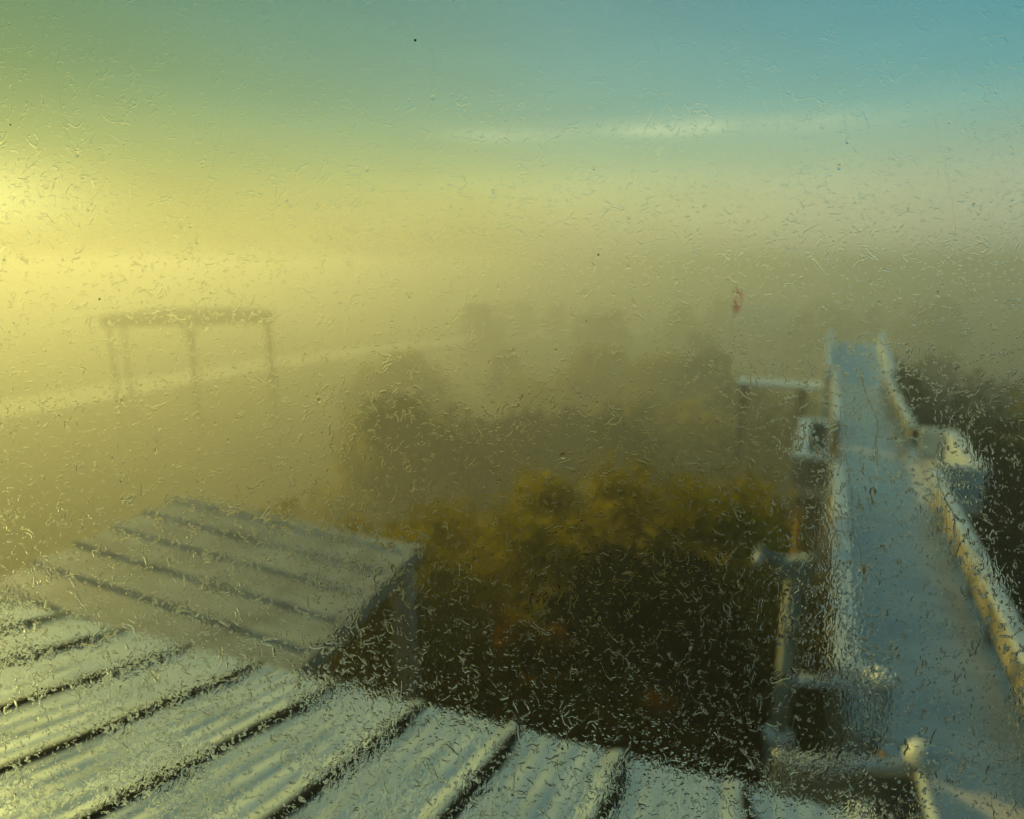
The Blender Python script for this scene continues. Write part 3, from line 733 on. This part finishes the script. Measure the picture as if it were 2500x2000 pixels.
def worm(pts, wid, hr):
    """pts (n,2) on the pane, wid half-widths (n,), hr height over half-width"""
    global nv
    n = len(pts); tg = np.gradient(pts, axis=0); tg /= np.linalg.norm(tg, axis=1)[:, None] + 1e-9
    nr = np.stack([-tg[:, 1], tg[:, 0]], 1); vs_ = []
    for c_, s_ in arc:
        p = pts + nr*(wid*c_)[:, None]
        vs_.append(np.stack([p[:, 0], Y0 + wid*hr*s_, p[:, 1]], 1))
    top = np.stack(vs_, 1); m = NA+1
    base = top[:, [0, NA]].copy(); v = np.concatenate([top.reshape(-1, 3), base.reshape(-1, 3)]); WV.append(v)
    k0 = nv + n*m
    for i in range(n-1):
        b = nv + i*m
        for j in range(NA): WF.append((b+j, b+j+1, b+m+j+1, b+m+j))
        q = k0 + 2*i; WF.append((q, q+2, q+3, q+1)); 
    nv += len(v)
def dome(x, z, r_, hr, asp=1.0):
    th = np.linspace(0, math.pi, 6)
    pts = np.stack([np.full(6, x), z + r_*asp*np.cos(th)], 1)
    worm(pts, np.maximum(r_*np.sin(th), r_*.04), hr)
XL, ZL0, ZL1 = .72, -.48, .48
def height(x, z):                                    # water lies thicker towards the foot of the pane
    f = min(max((.26 - z)/.52, 0), 1.15); return .20 + .30*f**1.2
cnt = 0
while cnt < 5200:
    x, z = rg.uniform(-XL, XL), rg.uniform(ZL0, ZL1)
    f = min(max((.30 - z)/.56, .0), 1)
    if rg.uniform() > (.38 + .62*f)*(.06 + 1.5*n1(x, z)**2)*(1.25 if x + z < -.15 else .9): continue
    n = int(rg.integers(4, 12)); w0 = .00038*math.exp(rg.normal(0, .35))*(1 + .25*f); L_ = rg.uniform(.0022, .0095)*(1.25 if rg.uniform() < .12 else .8)
    if rg.uniform() < .1: n += 8; L_ *= 1.9
    a = rg.choice([rg.normal(-.5, .5), rg.normal(.6, .5), rg.normal(1.5, .35)], p=[.25, .45, .30])
    p = np.zeros((n, 2)); p[0] = (x, z); st_ = L_/n
    for i in range(1, n):
        a += rg.normal(0, .42); p[i] = p[i-1] + st_*np.array([math.cos(a), -math.sin(a)])
    u = np.linspace(0, 1, n); wd = w0*np.sqrt(np.clip(np.sin(math.pi*(u*.96+.02)), 0, 1))*(1 + .35*np.sin(u*rg.uniform(4, 14) + rg.uniform(0, 6)))
    worm(p, np.maximum(wd, w0*.06), height(x, z)*rg.uniform(.6, 1.5)); cnt += 1
cnt = 0
while cnt < 10000:
    x, z = rg.uniform(-XL, XL), rg.uniform(ZL0, ZL1)
    f = min(max((.20 - z)/.46, 0), 1)
    if rg.uniform() > (.10 + .90*f)*(.15 + 1.3*n2(x, z)*n1(x, z)*2): continue
    r_ = .00042*math.exp(rg.normal(0, .45))
    dome(x, z, r_, min(height(x, z)*rg.uniform(.6, 1.5), .6), rg.uniform(.9, 1.6)); cnt += 1
for k in range(46):                                   # trickles that have run down the glass
    x, z = rg.uniform(-XL, XL), rg.uniform(-.1, ZL1); n = int(rg.integers(16, 40)); st_ = rg.uniform(.0025, .0045)
    p = np.zeros((n, 2)); p[0] = (x, z); a = 0.0
    for i in range(1, n):
        a = a*.75 + rg.normal(0, .22); p[i] = p[i-1] + st_*np.array([math.sin(a), -math.cos(a)])
    u = np.linspace(0, 1, n); wd = .0007*(.35 + .65*u)*(1 + .3*np.sin(u*23 + k)); wd[0] = wd[-1] = .00005
    worm(p, wd, .14); dome(p[-1][0], p[-1][1], .0015*math.exp(rg.normal(0, .25)), .28, 1.25)
for k in range(90):                                   # larger merged drops
    dome(rg.uniform(-XL, XL), rg.uniform(ZL0, ZL1), .0014*math.exp(rg.normal(0, .4)), rg.uniform(.12, .35), rg.uniform(.8, 1.7))
V = np.concatenate(WV)
me = bpy.data.meshes.new('water_droplets'); me.vertices.add(len(V)); me.vertices.foreach_set('co', V.ravel())
Fq = np.array(WF, dtype=np.int32); nq = len(Fq)
me.loops.add(nq*4); me.loops.foreach_set('vertex_index', Fq.ravel())
me.polygons.add(nq); me.polygons.foreach_set('loop_start', np.arange(nq)*4); me.polygons.foreach_set('loop_total', np.full(nq, 4))
me.update(calc_edges=True); me.materials.append(wm_)
me.polygons.foreach_set('use_smooth', np.ones(nq, bool))
wd_ = bpy.data.objects.new('water_droplets', me); C.objects.link(wd_)
wd_.location = pc; wd_.rotation_euler = (-PITCH, 0, 0)
tag(wd_, 'clear beads and squiggly runnels of rain water clinging to the window', 'water', None, 'stuff')
ds = MB()
for k in range(64):
    x, z = rg.uniform(-XL, XL), rg.uniform(-.30, .48); r_ = .00048*math.exp(rg.normal(0, .35))
    n0 = len(ds.v); seg = 8
    for rr_, hh in ((1, 0), (.8, .5), (.35, .8)):
        for q in range(seg):
            th = 2*math.pi*q/seg; ds.v.append((x + r_*rr_*math.cos(th), -.0004 - r_*hh*.6, z + r_*rr_*math.sin(th)*1.15))
    for i in range(2):
        for q in range(seg): ds.f.append((n0+i*seg+q, n0+i*seg+(q+1) % seg, n0+(i+1)*seg+(q+1) % seg, n0+(i+1)*seg+q))
    ds.f.append(tuple(n0+2*seg+q for q in range(seg)))
dso = ds.build('dirt_specks', material('dark_dirt', (.02, .02, .015), .9, None, 50), None, smooth=True)
dso.location = pc; dso.rotation_euler = (-PITCH, 0, 0)
tag(dso, 'tiny dark specks of dirt stuck to the window glass', 'dirt', None, 'stuff')
print('droplet quads', nq)

# ------------------------------------------------------------------ haze
hz = MB().box(-1150, 1150, -110, 1650, VAL-1.5, 16.0).build('haze', None)
hm = bpy.data.materials.new('haze'); hm.use_nodes = True; t = hm.node_tree; t.nodes.clear()
pv_ = t.nodes.new('ShaderNodeVolumePrincipled'); pv_.inputs['Color'].default_value = (.96, .935, .83, 1)
pv_.inputs['Density'].default_value = .0048; pv_.inputs['Anisotropy'].default_value = .48
oh = t.nodes.new('ShaderNodeOutputMaterial'); t.links.new(pv_.outputs[0], oh.inputs['Volume'])
hz.data.materials.append(hm); tag(hz, kind='stuff', label='thin morning fog lying over the whole place', cat='fog')
